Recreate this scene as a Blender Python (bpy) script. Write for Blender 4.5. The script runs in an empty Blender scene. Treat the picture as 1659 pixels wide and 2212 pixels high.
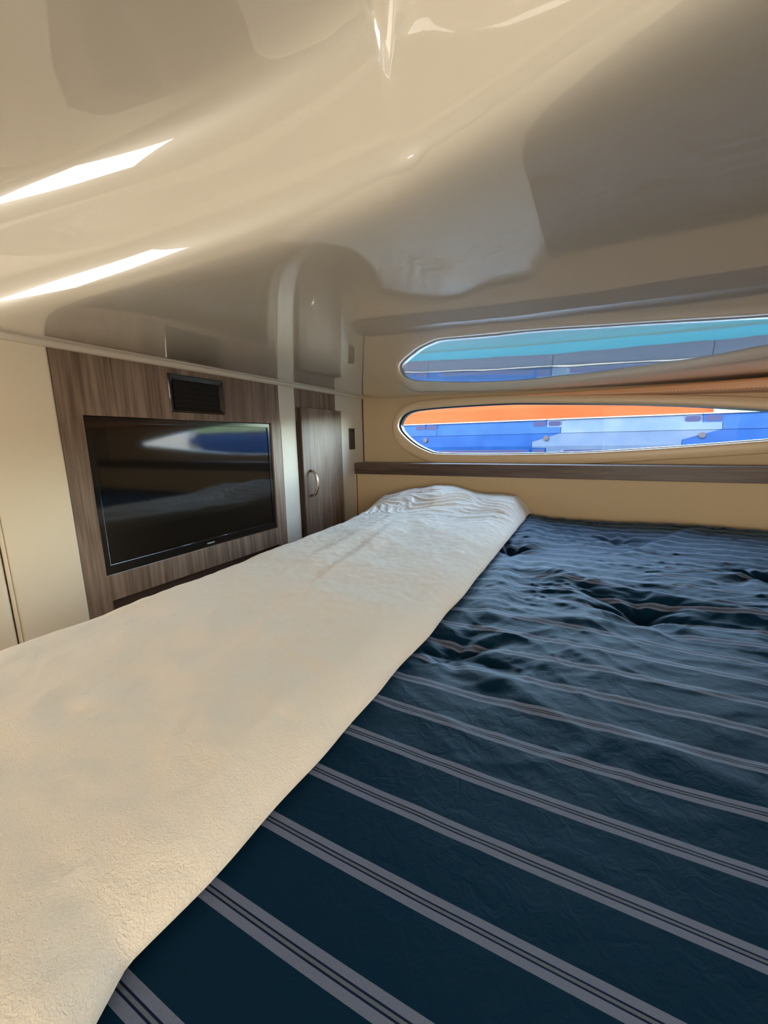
import bpy, bmesh, math, random
from mathutils import Vector, Matrix, noise
random.seed(7)
S = bpy.context.scene
COL = S.collection

# ---------------------------------------------------------------- camera
cam_data = bpy.data.cameras.new('camera')
cam = bpy.data.objects.new('camera', cam_data)
COL.objects.link(cam)
cam_data.sensor_fit = 'HORIZONTAL'
cam_data.sensor_width = 36.0
cam_data.lens = 850.0 / 1659.0 * 36.0
cam_data.clip_start = 0.02
cam_data.clip_end = 200
_y = Vector((452.5, 161.0, -850.0))
_b = 121.0
_x = -Vector(((-850.0 ** 2 - _b * _y.y) / _y.x, _b, -850.0))
_y.normalize(); _x.normalize(); _z = _x.cross(_y)
cam.matrix_world = Matrix((_x, _y, _z)).to_4x4()      # rows: world axes seen by the lens
S.camera = cam

# ---------------------------------------------------------------- world, sun, lamps, exposure
W = bpy.data.worlds.new('sky'); S.world = W; W.use_nodes = True
wn = W.node_tree.nodes; wl = W.node_tree.links
bgn = wn['Background']
sky = wn.new('ShaderNodeTexSky'); sky.sky_type = 'NISHITA'; sky.sun_disc = False
sky.sun_elevation = math.radians(38); sky.sun_rotation = math.radians(200)
sky.air_density = 1.0; sky.dust_density = 1.0; sky.ozone_density = 1.5
haze = wn.new('ShaderNodeMix'); haze.data_type = 'RGBA'; haze.blend_type = 'MULTIPLY'; haze.inputs[0].default_value = 1.0
haze.inputs[7].default_value = (1.0, 0.92, 0.82, 1)
wl.new(sky.outputs[0], haze.inputs[6]); wl.new(haze.outputs[2], bgn.inputs[0]); bgn.inputs[1].default_value = 6.4

def sun(direction, energy, color):
    d = bpy.data.lights.new('sun', 'SUN'); d.energy = energy; d.color = color; d.angle = 0.01
    o = bpy.data.objects.new('sun', d); COL.objects.link(o)
    o.rotation_euler = Vector(direction).to_track_quat('-Z', 'Y').to_euler()
    o.location = (0, 3, 6)
sun((0.1, 0.5, -1.0), 1.5, (1.0, 0.94, 0.84))

def area(name, loc, aim, sx, sy, energy, color, spread=180):
    d = bpy.data.lights.new(name, 'AREA'); d.shape = 'RECTANGLE'; d.size = sx; d.size_y = sy
    d.energy = energy; d.color = color; d.spread = math.radians(spread)
    o = bpy.data.objects.new(name, d); COL.objects.link(o); o.location = loc
    o.rotation_euler = (Vector(aim) - Vector(loc)).to_track_quat('-Z', 'Y').to_euler()
    return o
# daylight coming in by the open companionway behind and to the left of the berth
area('companionway_daylight', (-1.80, -0.30, -0.16), (0.0, 0.45, -0.25), 0.62, 0.45, 7.5, (1.0, 0.92, 0.80), 140)
area('cabin_fill', (0.70, -1.45, -0.02), (-0.25, 1.0, -0.05), 1.4, 0.7, 32.0, (1.0, 0.93, 0.82))  # added fill lamp at the closed rear, brightens the step and bulkhead

S.view_settings.view_transform = 'Standard'
S.view_settings.look = 'None'
S.view_settings.gamma = 1.0
S.view_settings.use_curve_mapping = False
S.view_settings.exposure = 0.2
S.cycles.max_bounces = 10
S.cycles.diffuse_bounces = 5
S.cycles.glossy_bounces = 5
S.cycles.transparent_max_bounces = 8
S.cycles.sample_clamp_indirect = 6.0

# ---------------------------------------------------------------- materials
def mat(name, col, rough=0.5, metal=0.0, coat=0.0, coat_rough=0.03, sheen=0.0, spec=0.5):
    m = bpy.data.materials.new(name); m.use_nodes = True
    p = m.node_tree.nodes['Principled BSDF']
    p.inputs['Base Color'].default_value = (*col, 1)
    p.inputs['Roughness'].default_value = rough
    p.inputs['Metallic'].default_value = metal
    p.inputs['Coat Weight'].default_value = coat
    p.inputs['Coat Roughness'].default_value = coat_rough
    p.inputs['Sheen Weight'].default_value = sheen
    p.inputs['Specular IOR Level'].default_value = spec
    return m, m.node_tree.nodes, m.node_tree.links, p

def add(nodes, t, **kw):
    n = nodes.new(t)
    for k, v in kw.items(): setattr(n, k, v)
    return n

def noise_bump(m, scale, strength, dist=0.01, detail=4, stretch=(1, 1, 1), target='Normal', coat=False):
    mm, n, l, p = m
    tc = add(n, 'ShaderNodeTexCoord'); mp = add(n, 'ShaderNodeMapping'); mp.inputs['Scale'].default_value = stretch
    nz = add(n, 'ShaderNodeTexNoise'); nz.inputs['Scale'].default_value = scale; nz.inputs['Detail'].default_value = detail
    bp = add(n, 'ShaderNodeBump'); bp.inputs['Strength'].default_value = strength; bp.inputs['Distance'].default_value = dist
    l.new(tc.outputs['Object'], mp.inputs[0]); l.new(mp.outputs[0], nz.inputs[0])
    l.new(nz.outputs[0], bp.inputs['Height']); l.new(bp.outputs[0], p.inputs[target])
    if coat: l.new(bp.outputs[0], p.inputs['Coat Normal'])
    return nz

def tint_noise(m, c1, c2, scale, detail=3, stretch=(1, 1, 1), lo=0.35, hi=0.65):
    mm, n, l, p = m
    tc = add(n, 'ShaderNodeTexCoord'); mp = add(n, 'ShaderNodeMapping'); mp.inputs['Scale'].default_value = stretch
    nz = add(n, 'ShaderNodeTexNoise'); nz.inputs['Scale'].default_value = scale; nz.inputs['Detail'].default_value = detail
    cr = add(n, 'ShaderNodeValToRGB')
    cr.color_ramp.elements[0].position = lo; cr.color_ramp.elements[0].color = (*c1, 1)
    cr.color_ramp.elements[1].position = hi; cr.color_ramp.elements[1].color = (*c2, 1)
    l.new(tc.outputs['Object'], mp.inputs[0]); l.new(mp.outputs[0], nz.inputs[0])
    l.new(nz.outputs[0], cr.inputs[0]); l.new(cr.outputs[0], p.inputs['Base Color'])

_g = mat('gelcoat', (0.52, 0.466, 0.375), 0.35, coat=1.0, coat_rough=0.012)
_g[3].inputs['Coat IOR'].default_value = 1.9
noise_bump(_g, 5.0, 0.04, 0.01, detail=1, coat=True); GEL = _g[0]
_c = mat('cream_vinyl', (0.64, 0.54, 0.39), 0.55, spec=0.3)
noise_bump(_c, 900, 0.15, 0.0006, detail=2); CREAM = _c[0]
_c = mat('wall_vinyl_tan', (0.56, 0.41, 0.24), 0.6, spec=0.25)  # tan warmed to carry orange light bounced in from outside
noise_bump(_c, 800, 0.15, 0.0006, detail=2); TAN = _c[0]
_c = mat('cream_laminate', (0.63, 0.575, 0.475), 0.42, spec=0.4)
noise_bump(_c, 60, 0.05, 0.001); LAM = _c[0]
PLASTIC = mat('cream_plastic', (0.66, 0.57, 0.45), 0.35)[0]
RING = mat('moulded_ring', (0.70, 0.51, 0.31), 0.42)[0]  # orange bounce around the window is put into this colour too

def wood(name, dark, mid, light, axis='Z'):
    m = mat(name, mid, 0.42, spec=0.4); mm, n, l, p = m
    tc = add(n, 'ShaderNodeTexCoord')
    st = {'Z': (1, 1, 0.035), 'X': (0.035, 1, 1)}[axis]
    mp = add(n, 'ShaderNodeMapping'); mp.inputs['Scale'].default_value = st
    warp = add(n, 'ShaderNodeTexNoise'); warp.inputs['Scale'].default_value = 3.0
    mixv = add(n, 'ShaderNodeVectorMath', operation='MULTIPLY_ADD'); mixv.inputs[1].default_value = (0.05, 0.05, 0.05)
    l.new(tc.outputs['Object'], mp.inputs[0]); l.new(tc.outputs['Object'], warp.inputs[0])
    l.new(warp.outputs['Color'], mixv.inputs[0]); l.new(mp.outputs[0], mixv.inputs[2])
    a = add(n, 'ShaderNodeTexNoise'); a.inputs['Scale'].default_value = 28; a.inputs['Detail'].default_value = 3
    b = add(n, 'ShaderNodeTexNoise'); b.inputs['Scale'].default_value = 150; b.inputs['Detail'].default_value = 5
    l.new(mixv.outputs[0], a.inputs[0]); l.new(mp.outputs[0], b.inputs[0])
    mx = add(n, 'ShaderNodeMath', operation='MULTIPLY_ADD'); mx.inputs[1].default_value = 0.45
    sc = add(n, 'ShaderNodeMath', operation='MULTIPLY'); sc.inputs[1].default_value = 0.55
    l.new(a.outputs[0], sc.inputs[0]); l.new(b.outputs[0], mx.inputs[0]); l.new(sc.outputs[0], mx.inputs[2])
    cr = add(n, 'ShaderNodeValToRGB'); e = cr.color_ramp.elements
    e[0].position = 0.38; e[0].color = (*dark, 1); e[1].position = 0.62; e[1].color = (*light, 1)
    k = e.new(0.5); k.color = (*mid, 1)
    l.new(mx.outputs[0], cr.inputs[0]); l.new(cr.outputs[0], p.inputs['Base Color'])
    bp = add(n, 'ShaderNodeBump'); bp.inputs['Strength'].default_value = 0.15; bp.inputs['Distance'].default_value = 0.001
    l.new(mx.outputs[0], bp.inputs['Height']); l.new(bp.outputs[0], p.inputs['Normal'])
    return mm
WOOD = wood('grey_brown_wood', (0.118, 0.074, 0.047), (0.185, 0.124, 0.083), (0.27, 0.188, 0.132))
SHELFW = wood('dark_shelf_wood', (0.055, 0.032, 0.021), (0.09, 0.054, 0.036), (0.135, 0.086, 0.06), 'X')
DARKW = mat('dark_wood_edge', (0.055, 0.03, 0.018), 0.5)[0]
BLACK = mat('black_gloss_plastic', (0.006, 0.006, 0.006), 0.12, coat=0.6, coat_rough=0.04)[0]
SCREEN = mat('black_screen_glass', (0.003, 0.003, 0.003), 0.06)[0]; SCREEN.node_tree.nodes['Principled BSDF'].inputs['IOR'].default_value = 1.75
SLAT = mat('black_slat', (0.014, 0.012, 0.011), 0.22)[0]
HOLE = mat('dark_recess', (0.004, 0.003, 0.003), 0.9)[0]
BROWNP = mat('dark_brown_plastic', (0.035, 0.020, 0.016), 0.35)[0]
NICKEL = mat('brushed_nickel', (0.58, 0.50, 0.40), 0.24, metal=1.0)[0]
SILVER = mat('silver_print', (0.55, 0.55, 0.55), 0.4)[0]
GASKET = mat('black_rubber_gasket', (0.012, 0.010, 0.010), 0.3)[0]
SEAM = mat('dark_seam', (0.06, 0.035, 0.015), 0.8)[0]
_v = mat('orange_tan_vinyl', (0.72, 0.33, 0.15), 0.38, spec=0.5); VALANCE = _v[0]
STITCH = mat('pale_stitch', (0.80, 0.66, 0.50), 0.6)[0]
_m = mat('mattress_ticking', (0.5, 0.45, 0.38), 0.9); MATT = _m[0]
FLOOR = mat('cabin_floor', (0.20, 0.13, 0.08), 0.5)[0]

# window pane: clear glass, lets light through, reflects by its angle
def pane_mat():
    m = bpy.data.materials.new('clear_pane'); m.use_nodes = True
    n = m.node_tree.nodes; l = m.node_tree.links; n.clear()
    out = n.new('ShaderNodeOutputMaterial'); tr = n.new('ShaderNodeBsdfTransparent'); gl = n.new('ShaderNodeBsdfGlossy')
    tr.inputs[0].default_value = (0.95, 0.97, 0.97, 1); gl.inputs['Roughness'].default_value = 0.02
    fr = n.new('ShaderNodeFresnel'); fr.inputs[0].default_value = 1.08
    mx = n.new('ShaderNodeMixShader')
    l.new(fr.outputs[0], mx.inputs[0]); l.new(tr.outputs[0], mx.inputs[1]); l.new(gl.outputs[0], mx.inputs[2])
    l.new(mx.outputs[0], out.inputs[0]); return m
PANE = pane_mat()

# fleece blanket
_f = mat('white_fleece', (0.83, 0.735, 0.60), 0.9, sheen=0.2, spec=0.15)
FLEECE, fn, fl, fp = _f
tc = add(fn, 'ShaderNodeTexCoord')
n1 = add(fn, 'ShaderNodeTexNoise'); n1.inputs['Scale'].default_value = 420; n1.inputs['Detail'].default_value = 3; n1.inputs['Distortion'].default_value = 1.0
n2 = add(fn, 'ShaderNodeTexNoise'); n2.inputs['Scale'].default_value = 24; n2.inputs['Detail'].default_value = 4; n2.inputs['Distortion'].default_value = 0.6
ad = add(fn, 'ShaderNodeMath', operation='MULTIPLY_ADD'); ad.inputs[1].default_value = 2.6
b1 = add(fn, 'ShaderNodeBump'); b1.inputs['Strength'].default_value = 0.6; b1.inputs['Distance'].default_value = 0.0018
for q in (n1, n2): fl.new(tc.outputs['Object'], q.inputs[0])
fl.new(n2.outputs[0], ad.inputs[0]); fl.new(n1.outputs[0], ad.inputs[2]); fl.new(ad.outputs[0], b1.inputs['Height']); fl.new(b1.outputs[0], fp.inputs['Normal'])

# striped comforter: stripes run along the cloth's own u axis
def comforter_mat():
    m = mat('navy_striped_cotton', (0.01, 0.04, 0.07), 0.6, sheen=0.15, spec=0.12)
    m[3].inputs['Specular Tint'].default_value = (0.45, 0.80, 1.0, 1)
    m[3].inputs['Sheen Tint'].default_value = (0.28, 0.70, 1.0, 1); m[3].inputs['Sheen Roughness'].default_value = 0.28; mm, n, l, p = m
    uv = add(n, 'ShaderNodeUVMap'); uv.uv_map = 'UVMap'
    sp = add(n, 'ShaderNodeSeparateXYZ'); l.new(uv.outputs[0], sp.inputs[0])
    per = 0.0666
    a = add(n, 'ShaderNodeMath', operation='SUBTRACT'); a.inputs[1].default_value = 0.094 - 0.0082
    l.new(sp.outputs[1], a.inputs[0])
    d = add(n, 'ShaderNodeMath', operation='DIVIDE'); d.inputs[1].default_value = per; l.new(a.outputs[0], d.inputs[0])
    f = add(n, 'ShaderNodeMath', operation='FRACT'); l.new(d.outputs[0], f.inputs[0])
    cr = add(n, 'ShaderNodeValToRGB'); cr.color_ramp.interpolation = 'CONSTANT'
    e = cr.color_ramp.elements
    navy = (0.0018, 0.019, 0.044, 1); line = (0.165, 0.19, 0.265, 1); dk = (0.008, 0.012, 0.045, 1); midl = (0.13, 0.155, 0.18, 1)
    e[0].position = 0; e[0].color = line; e[1].position = 0.246; e[1].color = navy
    for pos, c in ((0.088, dk), (0.108, midl), (0.138, dk), (0.158, line)):
        k = e.new(pos); k.color = c
    l.new(f.outputs[0], cr.inputs[0])
    tcx = add(n, 'ShaderNodeTexCoord')
    nz = add(n, 'ShaderNodeTexNoise'); nz.inputs['Scale'].default_value = 900; nz.inputs['Detail'].default_value = 2
    l.new(uv.outputs[0], nz.inputs[0])
    mx = add(n, 'ShaderNodeMix', data_type='RGBA', blend_type='MULTIPLY'); mx.inputs[0].default_value = 0.35
    l.new(cr.outputs[0], mx.inputs[6]); l.new(nz.outputs[0], mx.inputs[7]); l.new(mx.outputs[2], p.inputs['Base Color'])
    nb = add(n, 'ShaderNodeTexNoise'); nb.inputs['Scale'].default_value = 60; nb.inputs['Detail'].default_value = 5; nb.inputs['Distortion'].default_value = 0.8
    l.new(tcx.outputs['Object'], nb.inputs[0])
    bp = add(n, 'ShaderNodeBump'); bp.inputs['Strength'].default_value = 0.4; bp.inputs['Distance'].default_value = 0.003
    l.new(nb.outputs[0], bp.inputs['Height']); l.new(bp.outputs[0], p.inputs['Normal'])
    return mm
COMF = comforter_mat()

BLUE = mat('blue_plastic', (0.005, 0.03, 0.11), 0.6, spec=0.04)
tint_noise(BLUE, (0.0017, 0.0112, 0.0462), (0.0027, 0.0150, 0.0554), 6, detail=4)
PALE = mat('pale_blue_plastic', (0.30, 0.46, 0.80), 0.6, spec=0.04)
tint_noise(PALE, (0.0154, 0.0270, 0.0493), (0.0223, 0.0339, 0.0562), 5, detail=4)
SLOTM = mat('slot_blue_grey', (0.0077, 0.0092, 0.0246), 0.6, spec=0.04)[0]
WHITEP = mat('white_plastic_edge', (0.085, 0.085, 0.085), 0.6, spec=0.04)[0]
SKIRT = mat('blue_grey_plastic', (0.0115, 0.0162, 0.0277), 0.6, spec=0.04)[0]
STEEL = mat('weathered_steel', (0.016, 0.016, 0.02), 0.6, spec=0.05)[0]
ORANGE = mat('orange_vinyl', (0.90, 0.23, 0.055), 0.6, spec=0.04)
tint_noise(ORANGE, (0.0708, 0.0127, 0.0027), (0.0832, 0.0162, 0.0042), 3, stretch=(0.4, 1, 2))
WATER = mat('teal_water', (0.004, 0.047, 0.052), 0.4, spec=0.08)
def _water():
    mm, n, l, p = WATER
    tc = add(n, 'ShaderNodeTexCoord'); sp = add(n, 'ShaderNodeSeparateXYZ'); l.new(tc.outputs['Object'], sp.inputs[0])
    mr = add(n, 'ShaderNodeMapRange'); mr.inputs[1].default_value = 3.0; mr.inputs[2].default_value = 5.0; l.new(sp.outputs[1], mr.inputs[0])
    cr = add(n, 'ShaderNodeValToRGB'); e = cr.color_ramp.elements  # teal, olive and cyan bands paint in the water's reflections
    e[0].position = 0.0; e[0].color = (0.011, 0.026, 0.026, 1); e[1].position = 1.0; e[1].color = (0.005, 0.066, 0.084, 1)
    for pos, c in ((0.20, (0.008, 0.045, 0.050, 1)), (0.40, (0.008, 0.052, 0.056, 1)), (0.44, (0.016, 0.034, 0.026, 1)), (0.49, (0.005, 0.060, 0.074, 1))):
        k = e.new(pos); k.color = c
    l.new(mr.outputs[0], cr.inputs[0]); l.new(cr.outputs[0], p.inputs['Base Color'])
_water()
noise_bump(WATER, 9, 0.35, 0.03, detail=3, stretch=(0.3, 1, 1))
HILL = mat('wooded_hill', (0.045, 0.075, 0.035), 0.9)
tint_noise(HILL, (0.025, 0.05, 0.02), (0.08, 0.11, 0.05), 2.0, detail=6)
WHULL = mat('white_hull_gelcoat', (0.2, 0.2, 0.2), 0.3)[0]

# ---------------------------------------------------------------- helpers
def link(name, me, m, parent=None, smooth=False):
    o = bpy.data.objects.new(name, me); COL.objects.link(o)
    if m is not None: me.materials.append(m)
    if smooth: me.polygons.foreach_set('use_smooth', [True] * len(me.polygons))
    if parent is not None:
        o.parent = parent
        r = parent
        while r.parent is not None: r = r.parent
        if parent is r: o.location = -r.location        # meshes are written in world coordinates
    return o
def pyobj(name, vs, fs, m, parent=None, smooth=False):
    me = bpy.data.meshes.new(name); me.from_pydata(vs, [], fs); me.update()
    return link(name, me, m, parent, smooth)
def root(name, loc, label, cat, group=None):
    o = bpy.data.objects.new(name, None); COL.objects.link(o); o.location = loc; o.empty_display_size = 0.05
    o['label'] = label; o['category'] = cat
    if group: o['group'] = group
    return o
def tag(o, label, cat, group=None):
    o['label'] = label; o['category'] = cat
    if group: o['group'] = group
    return o
def struct(o):
    o['kind'] = 'structure'; return o
def box(name, lo, hi, m, parent=None, bev=0.0, seg=2):
    bm = bmesh.new(); bmesh.ops.create_cube(bm, size=1)
    c = [(a + b) / 2 for a, b in zip(lo, hi)]; s = [b - a for a, b in zip(lo, hi)]
    for v in bm.verts: v.co = Vector([v.co[i] * s[i] + c[i] for i in range(3)])
    if bev > 0:
        bmesh.ops.bevel(bm, geom=bm.edges[:], offset=bev, segments=seg, affect='EDGES', profile=0.5)
    me = bpy.data.meshes.new(name); bm.to_mesh(me); bm.free()
    return link(name, me, m, parent)
def joinboxes(name, boxes, m, parent=None, bev=0.0):
    bm = bmesh.new()
    for lo, hi in boxes:
        r = bmesh.ops.create_cube(bm, size=1)
        c = [(a + b) / 2 for a, b in zip(lo, hi)]; s = [b - a for a, b in zip(lo, hi)]
        for v in r['verts']: v.co = Vector([v.co[i] * s[i] + c[i] for i in range(3)])
    if bev > 0: bmesh.ops.bevel(bm, geom=bm.edges[:], offset=bev, segments=2, affect='EDGES')
    me = bpy.data.meshes.new(name); bm.to_mesh(me); bm.free()
    return link(name, me, m, parent)
def plate_mesh(name, outer, holes, depth, fn, bev=0.0):
    """flat plate from 2D outlines with holes, thickness depth; fn maps (a, b, w) to world"""
    cu = bpy.data.curves.new(name, 'CURVE'); cu.dimensions = '2D'; cu.fill_mode = 'BOTH'
    cu.extrude = depth / 2; cu.bevel_depth = bev; cu.bevel_resolution = 3
    if bev: cu.extrude = depth / 2 - bev; cu.offset = -bev
    for pts in [outer] + list(holes):
        s = cu.splines.new('POLY'); s.points.add(len(pts) - 1); s.use_cyclic_u = True
        for i, q in enumerate(pts): s.points[i].co = (q[0], q[1], 0, 1)
    o = bpy.data.objects.new(name, cu)
    COL.objects.link(o)
    dg = bpy.context.evaluated_depsgraph_get(); ev = o.evaluated_get(dg)
    me = bpy.data.meshes.new_from_object(ev, depsgraph=dg)
    bpy.data.objects.remove(o); bpy.data.curves.remove(cu)
    me.name = name
    for v in me.vertices: v.co = Vector(fn(v.co.x, v.co.y, v.co.z))
    bm = bmesh.new(); bm.from_mesh(me)
    bmesh.ops.remove_doubles(bm, verts=bm.verts, dist=1e-5)
    bmesh.ops.recalc_face_normals(bm, faces=bm.faces); bm.to_mesh(me); bm.free()
    me.materials.clear()
    return me
def plate(name, outer, holes, depth, fn, m, parent=None, bev=0.0, smooth=False):
    return link(name, plate_mesh(name, outer, holes, depth, fn, bev), m, parent, smooth)
def spline(pts, n=10):
    out = []; k = len(pts)
    for i in range(k):
        p0, p1, p2, p3 = [Vector(pts[(i + j) % k]) for j in (-1, 0, 1, 2)]
        for t in range(n):
            t /= n
            out.append(tuple(0.5 * ((2 * p1) + (-p0 + p2) * t + (2 * p0 - 5 * p1 + 4 * p2 - p3) * t * t + (-p0 + 3 * p1 - 3 * p2 + p3) * t ** 3)))
    return out
def rect(a0, b0, a1, b1): return [(a0, b0), (a1, b0), (a1, b1), (a0, b1)]
def tube(name, pts, r, m, parent=None, n=10, flat=1.0, smooth=True):
    pts = [Vector(p) for p in pts]; vs = []; fs = []
    up = Vector((0, 1, 0.01))
    for i, p in enumerate(pts):
        t = (pts[min(i + 1, len(pts) - 1)] - pts[max(i - 1, 0)]).normalized()
        a = t.cross(up).normalized(); b = a.cross(t)
        rr = r[i] if isinstance(r, (list, tuple)) else r
        for k in range(n):
            w = 2 * math.pi * k / n
            vs.append(p + a * math.cos(w) * rr + b * math.sin(w) * rr * flat)
    for i in range(len(pts) - 1):
        for k in range(n):
            fs.append((i * n + k, i * n + (k + 1) % n, (i + 1) * n + (k + 1) % n, (i + 1) * n + k))
    fs.append(tuple(range(n))[::-1]); fs.append(tuple((len(pts) - 1) * n + k for k in range(n)))
    return pyobj(name, vs, fs, m, parent, smooth)
def smoothstep(a, b, x):
    t = max(0.0, min(1.0, (x - a) / (b - a))); return t * t * (3 - 2 * t)
def interp(pts, x):
    if x <= pts[0][0]: return pts[0][1]
    for (x0, y0), (x1, y1) in zip(pts, pts[1:]):
        if x <= x1: return y0 + (y1 - y0) * (x - x0) / (x1 - x0)
    return pts[-1][1]

XW = -1.244          # the bulkhead with the television
YW = 2.105           # the hull side with the window
onleft = lambda x0: (lambda a, b, w: (x0 + w, a, b))      # a = y, b = z, w = x
onwin = lambda y0: (lambda a, b, w: (a, y0 - w, b))       # a = x, b = z, w towards the cabin

# ---------------------------------------------------------------- ceiling: low glossy band, rolled step, raised well
def zc(x): return 0.2095 - 0.0176 * x + 0.0141 * x * x + 0.016 * smoothstep(-1.06, -1.225, x)
YE = [(-1.6, 0.40), (-1.04, 0.392), (-0.8, 0.398), (-0.615, 0.405), (-0.36, 0.408), (-0.242, 0.400), (-0.152, 0.387),
      (-0.058, 0.358), (0.006, 0.338), (0.069, 0.315), (0.30, 0.235), (0.7, 0.09), (1.5, -0.2)]
def ye(x): return sum(interp(YE, x + d) for d in (-0.05, -0.025, 0, 0.025, 0.05)) / 5
def ceiling_profile(x):
    z0 = zc(x); y0 = ye(x)
    k = smoothstep(-0.168, -0.132, x)             # crease between the two faces of the step
    H = 0.125 + 0.30 * k + 0.03 * smoothstep(-0.2, -1.0, -x * -1)
    y0 -= 0.004 * smoothstep(-0.17, -0.13, x)
    pts = []
    n1 = 26
    for i in range(n1):                            # low band from the hull to the lip
        t = i / (n1 - 1); yy = YW + 0.03 + (y0 - YW - 0.03) * t
        pts.append((yy, z0 - 0.003 + 0.012 * smoothstep(0.8, 2.0, yy) * smoothstep(-1.2, -0.7, x)))
    r1 = 0.046; h1 = 0.046; y0 -= 0.006
    for i in range(1, 15):                         # rolled lip
        a = i / 14 * math.pi / 2
        pts.append((y0 - r1 * math.sin(a), z0 - 0.003 + h1 * (1 - math.cos(a))))
    yf = y0 - r1; zf = z0 + h1
    r2 = 0.052
    top = z0 + H
    for i in range(1, 7):
        t = i / 6; pts.append((yf - 0.008 * t, zf + (top - r2 - zf) * t))
    for i in range(1, 13):
        a = i / 12 * math.pi / 2
        pts.append((yf - 0.008 - r2 * (1 - math.cos(a)), top - r2 + r2 * math.sin(a)))
    ys = yf - 0.008 - r2
    for i in range(1, 21):
        t = i / 20; pts.append((ys + (-1.62 - ys) * t, top + 0.10 * t ** 1.2))
    # even out the joins so that the moulding flows
    n0 = n1 - 3
    for _ in range(14):
        q = pts[:]
        for i in range(n0, len(pts) - 12):
            q[i] = ((pts[i - 1][0] + 2 * pts[i][0] + pts[i + 1][0]) / 4, (pts[i - 1][1] + 2 * pts[i][1] + pts[i + 1][1]) / 4)
        pts = q
    return pts
xs = []
x = XW - 0.02
while x < 1.5:
    xs.append(x); x += 0.004 if -0.24 < x < -0.10 else 0.03
xs.append(1.5)
vs = []; fs = []
for x in xs: vs += [(x, p[0], p[1]) for p in ceiling_profile(x)]
NP = len(ceiling_profile(0))
for i in range(len(xs) - 1):
    for j in range(NP - 1):
        a = i * NP + j; fs.append((a, a + NP, a + NP + 1, a + 1))
ceiling = struct(pyobj('ceiling', vs, fs, GEL, None, True))
md = ceiling.modifiers.new('thick', 'SOLIDIFY'); md.thickness = 0.02; md.offset = -1

# ---------------------------------------------------------------- window wall
OPEN = spline([(-1.003, 0.085), (-0.983, 0.136), (-0.93, 0.165), (-0.832, 0.175), (-0.632, 0.179), (-0.391, 0.177), (-0.225, 0.168),
        (0.071, 0.149), (0.21, 0.138), (0.382, 0.121), (0.598, 0.094), (0.85, 0.060), (1.01, 0.036), (1.045, 0.018), (1.01, 0.002),
        (0.85, -0.006), (0.612, -0.024), (0.314, -0.048), (0.087, -0.063), (-0.077, -0.071), (-0.268, -0.075), (-0.501, -0.077),
        (-0.747, -0.073), (-0.818, -0.060), (-0.903, -0.020), (-0.975, 0.038)], 6)
RINGO = spline([(-1.064, 0.081), (-1.022, 0.155), (-0.969, 0.199), (-0.897, 0.218), (-0.63, 0.222), (-0.35, 0.215), (-0.1, 0.200),
        (0.3, 0.172), (0.62, 0.138), (0.95, 0.090), (1.09, 0.055), (1.12, 0.018), (1.06, -0.025), (0.9, -0.045), (0.615, -0.076), (0.23, -0.107),
        (0.016, -0.121), (-0.3, -0.135), (-0.55, -0.137), (-0.8, -0.124), (-0.899, -0.088), (-0.986, -0.042), (-1.048, 0.026)], 6)
wall_front = struct(plate('wall_front', rect(XW - 0.03, -0.16, 1.48, 0.30), [OPEN], 0.03, onwin(YW + 0.015), TAN))
lower = struct(plate('wall_front_lower', rect(XW + 0.0, -1.1, 1.48, -0.18), [], 0.03, onwin(2.010), TAN))
lower.name = 'wall_front'
win = struct(root('window_1', (0.0, YW, 0.05), 'long almond shaped window with blue floats outside', 'window'))
for k in ('label', 'category'): del win[k]
# raised moulded surround with a rounded face
def ring_part():
    n = 160
    def resample(pts, n):
        P = [Vector(p) for p in pts]; L = [0]
        for i in range(len(P)): L.append(L[-1] + (P[(i + 1) % len(P)] - P[i]).length)
        out = []
        for k in range(n):
            s = L[-1] * k / n
            for i in range(len(P)):
                if L[i + 1] >= s:
                    t = (s - L[i]) / max(1e-9, L[i + 1] - L[i]); out.append(P[i].lerp(P[(i + 1) % len(P)], t)); break
        return out
    I = resample(OPEN, n); O0 = [Vector(p) for p in RINGO]
    O = []
    for p in I:                                    # nearest point of the outer outline
        best = min(O0, key=lambda q: (q - p).length); O.append(best)
    for _ in range(3):
        O = [(O[i - 1] + O[i] * 2 + O[(i + 1) % n]) / 4 for i in range(n)]
    prof = [(1.0, 0.0), (0.99, 0.007), (0.94, 0.0125), (0.85, 0.016), (0.5, 0.0185), (0.2, 0.019), (0.06, 0.0165), (0.0, 0.010), (0.0, -0.03)]
    vs = []; fs = []
    for t, w in prof:
        for k in range(n):
            q = I[k].lerp(O[k], t); vs.append((q.x, YW - w, q.y))
    for j in range(len(prof) - 1):
        for k in range(n):
            fs.append((j * n + k, j * n + (k + 1) % n, (j + 1) * n + (k + 1) % n, (j + 1) * n + k))
    return pyobj('window_frame', vs, fs, RING, win, True), I
ringo, INNER = ring_part()
cen = sum(INNER, Vector((0, 0))) / len(INNER)
def inset(pts, d):
    n = len(pts); out = []
    for i in range(n):
        t = (pts[(i + 1) % n] - pts[i - 1]).normalized(); nn = Vector((-t.y, t.x))
        if (cen - pts[i]).dot(nn) < 0 and abs((cen - pts[i]).normalized().dot(nn)) > 0.05: nn = -nn
        out.append(pts[i] + nn * d)
    return out
GI = [tuple(p) for p in inset([Vector(p) for p in INNER], 0.0045)]
plate('gasket', [tuple(p) for p in INNER], [GI], 0.05, onwin(YW + 0.030), GASKET, win)
plate('glass_pane', [tuple(p) for p in INNER], [], 0.004, onwin(YW + 0.050), PANE, win)

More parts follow.
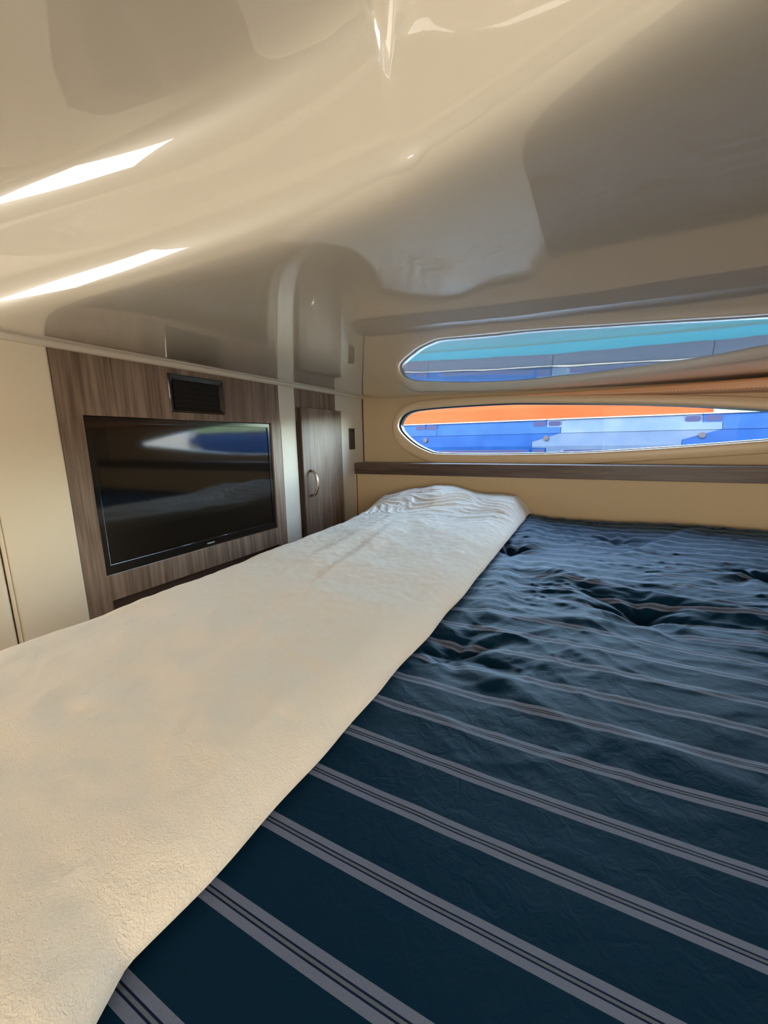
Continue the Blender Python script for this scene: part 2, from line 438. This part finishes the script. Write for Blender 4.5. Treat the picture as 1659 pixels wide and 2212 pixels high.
# padded vinyl lip hanging over the window
valance = root('padded_valance', (0.3, 2.05, 0.18), 'orange-tan stitched vinyl lip tapering along the ceiling above the window', 'valance')
def vprot(x): return 0.006 + 0.15 * max(0, (x + 0.42) / 1.05) ** 1.5
def vdrop(x): return 0.004 + 0.040 * min(1.2, max(0, (x + 0.42) / 1.05))
vs = []; fs = []
X = [-0.42 + 1.86 * i / 60 for i in range(61)]
for x in X:
    p = vprot(x); d = vdrop(x); z = zc(x)
    for (a, b) in ((0, 0), (1.0, 0), (1.015, 0.25), (1.0, 0.5), (1.01, 0.75), (0.995, 0.95), (0.96, 1.0), (0.0, 1.0)):
        vs.append((x, YW - 0.002 - p * a, z - 0.001 - d * b))
for i in range(60):
    for j in range(8):
        fs.append((i * 8 + j, i * 8 + (j + 1) % 8, (i + 1) * 8 + (j + 1) % 8, (i + 1) * 8 + j))
fs += [tuple(range(8)), tuple(range(480, 488))[::-1]]
pyobj('padding', vs, fs, VALANCE, valance, True)
sb = []
x = -0.38
while x < 1.3:
    p = vprot(x); d = vdrop(x); z = zc(x) - 0.001 - d * 0.80
    sb.append(((x, YW - 0.003 - p * 1.012 - 0.0012, z - 0.0012), (x + 0.006, YW - 0.003 - p * 1.0, z + 0.0010))); x += 0.012
stitch = joinboxes('stitching', sb, STITCH, valance); stitch['kind'] = 'stuff'

# wooden ledge below the window
shelf = root('wall_shelf', (0.1, 2.03, -0.184), 'long dark brown wooden ledge running below the window', 'shelf')
box('board', (-1.233, 1.975, -0.184), (1.46, 2.103, -0.121), SHELFW, shelf, 0.0015)
# seam where the two wall coverings meet in the corner
struct(box('trim_2', (XW + 0.001, 2.099, -0.12), (XW + 0.005, 2.106, 0.25), SEAM))
struct(box('trim_3', (XW + 0.012, 1.9925, -1.0), (XW + 0.016, 1.9955, -0.185), SEAM))

# ---------------------------------------------------------------- bulkhead with television
struct(box('wall_left', (XW - 0.06, 0.30, -1.1), (XW - 0.045, 2.14, 0.95), LAM))
# upholstered panel at the left end, with rounded edge and piping
pad = root('upholstered_panel', (XW, 0.455, -1.0), 'cream upholstered wall panel with piped seam left of the wood panel', 'wall panel')
box('cushion', (XW - 0.045, 0.389, -1.0), (XW + 0.004, 0.541, 0.256), CREAM, pad, 0.007, 4)
tube('piping', [(XW + 0.002, 0.3853, -1.0 + 0.0502 * i) for i in range(26)], 0.0042, CREAM, pad, 8)
pad2 = root('upholstered_panel', (XW, 0.2, -1.0), 'pale cream upholstered panel at the far left edge', 'wall panel')
box('cushion', (XW - 0.0445, 0.305, -1.0), (XW + 0.006, 0.381, 0.262), CREAM, pad2, 0.012, 4)

wp = root('wood_wall_panel', (XW, 0.95, -1.0), 'grey-brown wood veneer panel framing the television and vent', 'wall panel')
HY = (0.600, 1.325); HZ = (-0.377, 0.087)
plate('panel', rect(0.542, -1.0, 1.380, 0.258), [rect(HY[0], HZ[0], HY[1], HZ[1]), rect(0.606, -0.74, 1.330, -0.455)], 0.018, onleft(XW - 0.009), WOOD, wp)
box('backing', (XW - 0.044, 0.54, -0.98), (XW - 0.040, 1.37, 0.25), DARKW, wp)
joinboxes('recess_lining', [((XW - 0.038, HY[0], HZ[0] - 0.002), (XW - 0.019, HY[1], HZ[0])), ((XW - 0.038, HY[0], HZ[1]), (XW - 0.019, HY[1], HZ[1] + 0.002)),
     ((XW - 0.038, HY[0] - 0.002, HZ[0]), (XW - 0.019, HY[0], HZ[1])), ((XW - 0.038, HY[1], HZ[0]), (XW - 0.019, HY[1] + 0.002, HZ[1]))], WOOD, wp)

tv = root('television', (XW - 0.02, 0.96, -0.375), 'black flat-screen television set into the wood panel', 'television')
a0, b0, a1, b1 = HY[0] + 0.003, HZ[0] + 0.003, HY[1] - 0.003, HZ[1] - 0.003
plate('bezel', rect(a0, b0, a1, b1), [rect(a0 + 0.016, b0 + 0.026, a1 - 0.016, b1 - 0.016)], 0.030, onleft(XW - 0.022), BLACK, tv, bev=0.001)
box('screen', (XW - 0.036, a0 + 0.014, b0 + 0.024), (XW - 0.0105, a1 - 0.014, b1 - 0.014), SCREEN, tv)
tcu = bpy.data.curves.new('t', 'FONT'); tcu.body = 'SAMSUNG'; tcu.size = 0.0062; tcu.align_x = 'CENTER'; tcu.extrude = 0.0002; tcu.offset = 0.0002
to = bpy.data.objects.new('t', tcu); COL.objects.link(to)
dg = bpy.context.evaluated_depsgraph_get(); tme = bpy.data.meshes.new_from_object(to.evaluated_get(dg), depsgraph=dg)
bpy.data.objects.remove(to)
for v in tme.vertices: v.co = Vector((XW - 0.0065 + v.co.z, 0.970 + v.co.x * 1.15, b0 + 0.009 + v.co.y))
tme.materials.clear(); link('brand_lettering', tme, SILVER, tv)

vent = root('air_vent', (XW, 0.968, 0.108), 'glossy black louvred air vent above the television', 'vent')
VY = (0.861, 1.077); VZ = (0.110, 0.233)
# bevelled four-sided frame
def vframe():
    o = [(VY[0], VZ[0]), (VY[1], VZ[0]), (VY[1], VZ[1]), (VY[0], VZ[1])]
    ins = lambda d: [(VY[0] + d, VZ[0] + d), (VY[1] - d, VZ[0] + d), (VY[1] - d, VZ[1] - d), (VY[0] + d, VZ[1] - d)]
    L = [(0, 0), (0, 0.002), (0.002, 0.0035), (0.004, 0.010), (0.017, 0.002), (0.018, -0.006)]
    vs = []; fs = []
    for d, w in L: vs += [(XW + w, a, b) for a, b in ins(d)]
    for j in range(len(L) - 1):
        for k in range(4): fs.append((j * 4 + k, j * 4 + (k + 1) % 4, (j + 1) * 4 + (k + 1) % 4, (j + 1) * 4 + k))
    return pyobj('frame', vs, fs, BLACK, vent)
vframe()
box('backing', (XW + 0.0003, VY[0] + 0.012, VZ[0] + 0.012), (XW + 0.0010, VY[1] - 0.012, VZ[1] - 0.012), HOLE, vent)
for k in range(5):
    z = VZ[0] + 0.026 + k * 0.0178
    pyobj('slat', [(XW + 0.0012, VY[0] + 0.018, z + 0.008), (XW + 0.0012, VY[1] - 0.018, z + 0.008), (XW + 0.0055, VY[1] - 0.018, z), (XW + 0.0055, VY[0] + 0.018, z),
                   (XW + 0.0020, VY[0] + 0.018, z + 0.0088), (XW + 0.0020, VY[1] - 0.018, z + 0.0088), (XW + 0.0062, VY[1] - 0.018, z + 0.0008), (XW + 0.0062, VY[0] + 0.018, z + 0.0008)],
          [(0, 1, 2, 3), (4, 7, 6, 5), (0, 4, 5, 1), (3, 2, 6, 7), (1, 5, 6, 2), (0, 3, 7, 4)], SLAT, vent)

# cream pillar between television panel and cupboard
pil = tag(box('pillar_panel', (XW - 0.044, 1.381, -1.0), (XW + 0.002, 1.484, 0.258), LAM, None, 0.001), 'narrow cream upright panel between television panel and cupboard', 'wall panel')
# cupboard
cup = root('cupboard', (XW, 1.67, -1.0), 'tall narrow wood cupboard beside the cream pillar', 'cupboard')
box('header_panel', (XW - 0.040, 1.486, 0.10), (XW - 0.004, 1.822, 0.258), WOOD, cup)
box('side_panel', (XW - 0.040, 1.486, -1.0), (XW - 0.004, 1.498, 0.0999), DARKW, cup)
door = box('door', (XW + 0.003, 1.502, -0.99), (XW + 0.022, 1.838, 0.166), WOOD, cup, 0.0012)
box('door_edge', (XW + 0.0025, 1.5000, -0.99), (XW + 0.0212, 1.5024, 0.1655), DARKW, door)
hp = []
for i in range(25):
    t = i / 24; w = math.sin(math.pi * t)
    hp.append((XW + 0.020 + 0.042 * (w ** 0.35), 1.548 + 0.004 * w, -0.258 + 0.124 * t))
hd = tube('handle', hp, 0.0068, NICKEL, door, 10, 0.8)
for z in (-0.258, -0.134):
    pass
struct(box('wall_left_end', (XW - 0.044, 1.826, -1.0), (XW + 0.0, 2.12, 0.262), LAM, None, 0.001)).name = 'wall_left'
sw = root('wall_socket', (XW, 1.97, -0.042), 'small dark brown socket plate right of the cupboard door', 'socket')
box('plate', (XW - 0.0005, 1.942, -0.042), (XW + 0.004, 2.003, 0.078), BROWNP, sw, 0.0012)
box('rocker', (XW + 0.003, 1.957, -0.012), (XW + 0.0065, 1.990, 0.050), BROWNP, sw, 0.001)
box('socket_border', (XW - 0.0006, 1.9395, -0.0445), (XW + 0.0012, 2.0055, 0.0805), LAM, sw, 0.0005)['label'] = 'thin white edge'

# bead moulding along the top of the bulkhead
prof = []
for i in range(13):
    a = -math.pi / 2 + math.pi * i / 12
    prof.append((0.004 + 0.013 * math.cos(a), 0.0145 * math.sin(a)))
vs = []; fs = []
Y0 = [0.30, 0.5, 1.2, 2.0, 2.085, 2.10]
sc = [1, 1, 1, 1, 1, 0.72]
n = len(prof) + 2
zt = 0.2655
for y, s in zip(Y0, sc):
    vs += [(XW - 0.02, y, zt - 0.014 * s)] + [(XW + a * s, y, zt + b * s) for a, b in prof] + [(XW - 0.02, y, zt + 0.014 * s)]
for i in range(len(Y0) - 1):
    for j in range(n): fs.append((i * n + j, i * n + (j + 1) % n, (i + 1) * n + (j + 1) % n, (i + 1) * n + j))
fs += [tuple(range(n)), tuple(range((len(Y0) - 1) * n, len(Y0) * n))[::-1]]
tr = struct(pyobj('trim_1', vs, fs, PLASTIC, None, False))
struct(tube('trim_4', [(XW + 0.02, 2.088, zt + 0.002), (XW + 0.055, 2.094, zt + 0.003)], 0.0012, SEAM, None, 6))

# ---------------------------------------------------------------- bed
bed = root('bed', (0.3, 0.6, -1.1), 'low berth under the striped comforter and blanket', 'bed')
box('base', (-0.74, -0.9, -1.098), (1.40, 1.95, -0.62), LAM, bed, 0.01)
box('mattress', (-0.76, -0.92, -0.619), (1.42, 1.955, -0.415), MATT, bed, 0.04, 4)

TUFTS = [(-0.185, 0.596), (-0.218, 1.307), (0.093, 1.579), (0.111, 0.914), (0.398, 1.263), (0.42, 0.57), (0.75, 0.95), (0.72, 1.60), (0.12, 0.1), (0.7, 0.2)]
def ridge(p, a, b, w, asym=1.0):
    """signed-distance based fold along segment a-b: height falls faster on one side"""
    a = Vector(a); b = Vector(b); d = b - a; L = d.length; d /= L
    v = p - a; t = v.dot(d); s = v.x * d.y - v.y * d.x
    e = smoothstep(-0.12, 0.10, t) * (1 - smoothstep(L - 0.10, L + 0.12, t))
    if s > 0: w = w * asym
    return e * math.exp(-(s / w) ** 2)
FOLDS = [((-0.10, 1.075), (0.45, 0.945), 0.017, 2.4, 0.0135), ((-0.18, 1.36), (-0.23, 1.90), 0.03, 1.6, 0.013),
         ((-0.20, 1.18), (-0.16, 0.72), 0.030, 1.3, 0.010), ((0.10, 1.32), (0.36, 1.84), 0.018, 1.6, 0.010),
         ((-0.13, 1.22), (0.04, 0.80), 0.03, 1.4, 0.008), ((0.28, 1.25), (0.80, 1.42), 0.03, 1.5, 0.016),
         ((-0.19, 0.60), (-0.02, 0.50), 0.014, 1.5, 0.004), ((-0.13, 0.76), (0.10, 0.83), 0.015, 1.5, 0.007),
         ((0.12, 0.90), (0.55, 0.72), 0.02, 1.5, 0.005), ((0.0, 0.52), (0.22, 0.44), 0.016, 1.8, 0.0035),
         ((-0.02, 1.42), (0.14, 1.62), 0.015, 1.5, 0.006), ((0.40, 1.26), (0.34, 1.05), 0.02, 1.5, 0.008)]
def comf_h(x, y):
    p = Vector((x, y)); far = smoothstep(0.25, 0.75, y)
    h = 0.0
    for i, (a, b) in enumerate(TUFTS):
        dx = x - a; dy = y - b; r = math.hypot(dx, dy); th = math.atan2(dy, dx)
        k = far if b > 0.3 else 0.12
        h -= k * (0.022 * math.exp(-(r / 0.035) ** 2) + 0.012 * math.exp(-(r / 0.12) ** 2))
        h += k * 0.004 * math.sin(th * 7 + i * 2 + 3 * noise.noise(Vector((x * 9, y * 9, i)))) * math.exp(-((r - 0.07) / 0.055) ** 2)
    for a, b, w, asym, amp in FOLDS: h += amp * ridge(p, a, b, w, asym)
    q = Vector((x * 2.3, y * 2.3, 0.3)); h += (0.006 + 0.008 * far) * noise.noise(q)
    wx = x + 0.06 * noise.noise(Vector((x * 5, y * 5, 9.1))); wy = y + 0.06 * noise.noise(Vector((x * 5, y * 5, 4.7)))
    def rg(u, v, o):
        n = 1 - abs(noise.noise(Vector((u, v, o)))) * 2.6
        return max(0.0, n) ** 2
    mask = 0.5 + 0.5 * noise.noise(Vector((x * 3.1, y * 3.1, 7.7)))
    c, sn = 0.80, 0.60
    a1, b1 = wx * c + wy * sn, -wx * sn + wy * c
    c, sn = 0.94, -0.34
    a2, b2 = wx * c + wy * sn, -wx * sn + wy * c
    w1 = rg(a1 * 6, b1 * 15, 1.7); w2 = rg(a2 * 8, b2 * 24, 5.1); w3 = rg(a1 * 16, b1 * 42, 3.3)
    h += far * (0.0026 * w1 + 0.0026 * w2 + 0.0017 * w3) * (0.25 + 1.3 * mask)
    near = (1 - far) * smoothstep(0.16, 0.42, y)
    h += near * (0.0030 * w1 + 0.0016 * w2) * mask
    return h
ny, nx = 520, 300
vs = []; fs = []; uvs = []
for j in range(ny + 1):
    t = j / ny
    y = -0.62 + (2.57) * (t ** 0.92)
    for i in range(nx + 1):
        s = i / nx; x = -0.33 + 1.73 * (s ** 1.1)
        h = comf_h(x, y)
        yy = y; zz = -0.353 + h
        if y > 1.90:                                    # rolled far edge
            a = (y - 1.90) / 0.05
            zz -= 0.05 * (1 - math.sqrt(max(0.0, 1 - min(1, a) ** 2))) - 0.004 * math.sin(a * 3)
            yy = 1.90 + 0.05 * min(1.0, a) + 0.018 * noise.noise(Vector((x * 4, 3.3, 0))) * a
        vs.append((x, yy, zz)); uvs.append((x, y - 0.018 * (x + 0.25) + 0.004 * noise.noise(Vector((x * 3, y * 3, 2)))))
for j in range(ny):
    for i in range(nx):
        a = j * (nx + 1) + i; fs.append((a, a + 1, a + nx + 2, a + nx + 1))
me = bpy.data.meshes.new('comforter'); me.from_pydata(vs, [], fs)
ul = me.uv_layers.new(name='UVMap')
li = [0] * len(me.loops); me.loops.foreach_get('vertex_index', li)
buf = []
for k in li: buf += uvs[k]
ul.data.foreach_set('uv', buf)
comf = tag(link('comforter', me, COMF, None, True), 'navy blue comforter with pale pinstripes spread over the bed', 'comforter')
md = comf.modifiers.new('thick', 'SOLIDIFY'); md.thickness = 0.02; md.offset = -1

# ---------------------------------------------------------------- fleece blanket
def bl_left(y): return interp([(-1.0, -0.76), (0.3, -0.765), (0.9, -0.785), (1.3, -0.82), (1.7, -0.90), (1.95, -0.99)], y)
def bl_right(y):
    r = interp([(-1, -0.225), (0.06, -0.232), (0.10, -0.250), (0.16, -0.246), (0.30, -0.240), (0.8, -0.232), (1.4, -0.235), (1.95, -0.235)], y)
    return r + 0.004 * noise.noise(Vector((0, y * 9, 0)))
LUMP = [(-1.0, 0.0), (-0.93, 0.012), (-0.84, 0.042), (-0.76, 0.052), (-0.66, 0.072), (-0.58, 0.062), (-0.50, 0.038), (-0.40, 0.034), (-0.30, 0.034), (-0.23, 0.02)]
def bl_z(x, y):
    far = smoothstep(1.50, 1.86, y)
    h = 0.0
    h += far * (sum(interp(LUMP, x + d) for d in (-0.04, -0.02, 0, 0.02, 0.04)) / 5 + 0.004)
    h += 0.012 * noise.noise(Vector((x * 2.2, y * 1.6, 4))) + 0.004 * noise.noise(Vector((x * 9, y * 6, 2)))
    h += 0.0045 * noise.noise(Vector((x * 7, y * 7, 8))) + 0.0022 * noise.noise(Vector((x * 22 + 3 * y, y * 14, 5)))
    h += 0.0012 * noise.noise(Vector((x * 60, y * 45, 5)))
    wv = noise.noise(Vector((x * 5, y * 4, 6)))
    r = 1 - 2 * abs(noise.noise(Vector((x * 5 + wv, y * 30 + 5 * wv, 3))))     # folds running across at the far end
    h += smoothstep(1.1, 1.7, y) * 0.006 * max(0, r) ** 2
    nl = smoothstep(0.75, 0.35, 0) * 0
    m = math.exp(-((x + 0.52) / 0.13) ** 2 - ((y - 0.20) / 0.14) ** 2)
    th = math.atan2(y - 0.2, x + 0.5); rr = math.hypot(x + 0.5, y - 0.2)
    h += m * 0.0016 * math.sin(rr * 60 + th * 1.0 + 3 * noise.noise(Vector((x * 6, y * 6, 1))))
    h += 0.006 * ridge(Vector((x, y)), (-0.45, 0.35), (-0.62, 1.25), 0.02, 2.0)
    h += 0.004 * ridge(Vector((x, y)), (-0.60, 0.5), (-0.70, 1.4), 0.02, 2.0)
    return h
vs = []; fs = []; ny, nx = 420, 220
for j in range(ny + 1):
    y = -0.66 + 2.615 * (j / ny) ** 0.95
    L = bl_left(y); R = bl_right(y)
    for i in range(nx + 1):
        s = i / nx
        if s < 0.18:                                   # hangs down at the foot of the bed
            k = s / 0.18
            if k < 0.6: xx = L - 0.045; base = -0.75 + k / 0.6 * (0.75 - 0.345)
            else:
                a = (k - 0.6) / 0.4 * math.pi / 2; xx = L - 0.045 * math.cos(a); base = -0.345 + 0.045 * math.sin(a)
            xe = L
        elif s < 0.90:
            k = (s - 0.18) / 0.72; xx = L + (R - 0.004 - L) * k; base = -0.300
            xe = xx
            d = R - xx                                  # rolled fold at the right edge
            RR = 0.115
            if d < RR: base = -0.350 + 0.050 * math.sqrt(max(0, 1 - (1 - d / RR) ** 2.0))
        else:
            k = (s - 0.90) / 0.10
            a = k * math.pi; xx = R - 0.004 + 0.008 * math.sin(a) - 0.02 * k; base = -0.341 - 0.008 * k; xe = R
            d0 = 0.004 / 0.115; top = -0.350 + 0.050 * math.sqrt(1 - (1 - d0) ** 2)
            base = top + (-0.351 - top) * (k ** 0.7)
        fall = smoothstep(R + 0.0, R - 0.10, xx) if False else max(0.0, min(1.0, (R - xx) / 0.06)) if s > 0.18 else 1.0
        hz = bl_z(max(xe, L), y)
        z = base + hz * (fall if s > 0.18 else (1 if base > -0.35 else 0.3))
        yy = y
        if y > 1.90:
            a = (y - 1.90) / 0.055
            z -= (0.075) * (1 - math.sqrt(max(0.0, 1 - min(1, a) ** 2)))
            yy = 1.90 + 0.055 * math.sin(min(1, a) * math.pi / 2)
        if s >= 0.18: z = max(z, -0.353)
        vs.append((xx, yy, z))
for j in range(ny):
    for i in range(nx):
        a = j * (nx + 1) + i; fs.append((a, a + 1, a + nx + 2, a + nx + 1))
blanket = tag(pyobj('fleece_blanket', vs, fs, FLEECE, None, True), 'off-white fleece blanket folded across the foot of the bed', 'blanket')

# ---------------------------------------------------------------- the rest of the cabin (behind the camera)
struct(box('floor', (-2.2, -1.7, -1.12), (1.5, 2.1, -1.10), FLOOR))
struct(box('wall_right', (1.48, -1.7, -1.1), (1.50, 2.14, 0.95), CREAM))
struct(box('wall_back', (-2.2, -1.70, -1.1), (1.50, -1.68, 0.95), LAM))
struct(box('wall_left_aft', (-2.2, -1.7, -1.1), (-2.18, 0.30, 0.95), LAM)).name = 'wall_left'
struct(box('ceiling_aft', (-2.2, -1.7, 0.40), (XW - 0.021, 0.298, 0.95), LAM)).name = 'ceiling'
struct(box('wall_partition', (-2.2, 0.30, -1.1), (XW - 0.062, 0.32, 0.42), LAM)).name = 'wall_left'

# ---------------------------------------------------------------- outside
YD = 4.5
PERIOD = 1.3
JOINT = [(0.000, 0.187), (0.000, 0.117), (0.140, 0.113), (0.140, 0.052), (-0.138, -0.035), (-0.138, -0.094), (0.004, -0.098), (0.004, -0.165)]
def float_module(x0, x1, m, label):
    r = root('dock_float', ((x0 + x1) / 2, YD, -0.165), label, 'float', 'interlocking floats outside the window')
    left = [(x0 + a, b) for a, b in JOINT]; right = [(x1 + a - 0.004, b) for a, b in JOINT]
    outer = left + right[::-1]
    bm = bmesh.new()
    top = [bm.verts.new((a, YD, b)) for a, b in outer]
    f = bm.faces.new(top)
    for zz in (0.052, 0.048, -0.075, -0.079):
        bmesh.ops.bisect_plane(bm, geom=bm.verts[:] + bm.edges[:] + bm.faces[:], plane_co=(0, 0, zz), plane_no=(0, 0, 1))
    for v in bm.verts:
        z = v.co.z
        off = 0.0
        if z > 0.05: off = (z - 0.05) * 0.35
        elif z > -0.077: off = 0.012 - (z + 0.077) * 0.05
        else: off = 0.004 + (-0.077 - z) * 0.3
        v.co.y += off
    ex = bmesh.ops.extrude_face_region(bm, geom=bm.faces[:])
    for v in ex['geom']:
        if isinstance(v, bmesh.types.BMVert): v.co.y = YD + 0.16
    bmesh.ops.recalc_face_normals(bm, faces=bm.faces)
    me = bpy.data.meshes.new('shell'); bm.to_mesh(me); bm.free()
    link('shell', me, m, r)
    def slot(a, b, z0, z1):
        rr = (z1 - z0) / 2; pts = []
        for k in range(9): w = math.pi / 2 + math.pi * k / 8; pts.append((a + rr + rr * math.cos(w), (z0 + z1) / 2 + rr * math.sin(w)))
        for k in range(9): w = -math.pi / 2 + math.pi * k / 8; pts.append((b - rr + rr * math.cos(w), (z0 + z1) / 2 + rr * math.sin(w)))
        zm = (z0 + z1) / 2
        yo = YD + (0.03 if zm > 0 else 0.01)
        s = plate('slot', pts, [], 0.02, onwin(yo + 0.004), SLOTM, r)
        inner = [((q[0] - (a + b) / 2) * 1.06 + (a + b) / 2, (q[1] - zm) * 1.2 + zm) for q in pts]
        plate('slot_rim', inner, [pts], 0.022, onwin(yo + 0.005), m, s)
    slot(x0 + 0.012, x0 + 0.135, 0.124, 0.176)
    slot(x1 - 0.135, x1 - 0.014, 0.124, 0.176)
    slot(x0 + 0.17, x1 - 0.19, -0.150, -0.118)
    slot(x1 - 0.130, x1 - 0.012, -0.150, -0.112)
    box('skirt', (x0 + 0.003, YD + 0.03, -0.40), (x1 - 0.003, YD + 0.15, -0.168), SKIRT, r, 0.002)
    box('bottom_edge', (x0 + 0.003, YD + 0.012, -0.182), (x1 - 0.003, YD + 0.028, -0.170), WHITEP, r, 0.002)['label'] = 'pale bottom edge'
    # bolt at the joint
    vsb = []; nn = 16
    for yy, rr in ((YD + 0.0, 0.028), (YD - 0.006, 0.028), (YD - 0.009, 0.022)):
        vsb += [(x1 + rr * math.cos(2 * math.pi * k / nn), yy, 0.003 + rr * math.sin(2 * math.pi * k / nn)) for k in range(nn)]
    fsb = [(j * nn + k, j * nn + (k + 1) % nn, (j + 1) * nn + (k + 1) % nn, (j + 1) * nn + k) for j in range(2) for k in range(nn)] + [tuple(range(2 * nn, 3 * nn))]
    pyobj('bolt', vsb, fsb, STEEL, r)
    box('top_edge', (x0 + 0.003, YD + 0.030, 0.188), (x1 - 0.003, YD + 0.16, 0.199), WHITEP, r, 0.002)['label'] = 'white top edge'
J0 = -0.44
float_module(J0 - 2 * PERIOD - 0.0, J0 - PERIOD - 0.05, BLUE[0], 'bright blue dock float showing only at the left tip of the window')
float_module(J0 - PERIOD - 0.05, J0, BLUE[0], 'bright blue dock float behind the left half of the window')
float_module(J0, J0 + PERIOD, PALE[0], 'pale blue dock float seen behind the middle of the window')
float_module(J0 + PERIOD, J0 + 2 * PERIOD, BLUE[0], 'bright blue dock float at the right edge of the window view')
float_module(J0 + 2 * PERIOD, J0 + 3 * PERIOD, BLUE[0], 'blue dock float furthest to the right, seen reflected in the television')

# orange wall behind the floats, gently bowed
vs = []; fs = []
for i in range(41):
    x = -4.2 + 5.2 * i / 40
    for j in range(13):
        z = -0.33 + 0.73 * j / 12
        vs.append((x, 4.78 + 0.10 * math.sin((z + 0.3) * 2.2) + 0.02 * math.sin(x * 1.4), z))
for i in range(40):
    for j in range(12): a = i * 13 + j; fs.append((a, a + 13, a + 14, a + 1))
org = tag(pyobj('orange_barrier', vs, fs, ORANGE[0], None, True), 'smooth sunlit orange surface rising behind the blue floats', 'barrier')
md = org.modifiers.new('thick', 'SOLIDIFY'); md.thickness = 0.05; md.offset = -1
# white hull further along
hull = root('moored_boat', (4.7, 4.9, -0.33), 'white boat hull lying past the last blue float, seen in the television reflection', 'boat')
box('hull', (3.63, 4.5, -0.33), (8.5, 6.0, 0.20), WHULL, hull, 0.05, 3)
box('deck_rail', (3.6, 4.6, 0.2005), (8.4, 4.64, 0.23), WHULL, hull, 0.01)

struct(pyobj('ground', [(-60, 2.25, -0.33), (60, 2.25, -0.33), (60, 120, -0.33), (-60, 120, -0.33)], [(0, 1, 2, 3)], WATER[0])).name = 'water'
vs = []; fs = []
for i in range(81):
    x = -70 + 160 * i / 80
    vs += [(x, 60, -0.33), (x, 62, 3.0 + 4.0 * (0.5 + 0.5 * noise.noise(Vector((x * 0.05, 0, 0)))) + 0.8 * noise.noise(Vector((x * 0.4, 0, 2)))), (x, 80, -0.33)]
for i in range(80):
    a = i * 3; fs += [(a, a + 3, a + 4, a + 1), (a + 1, a + 4, a + 5, a + 2)]
struct(pyobj('hills', vs, fs, HILL[0], None, True))
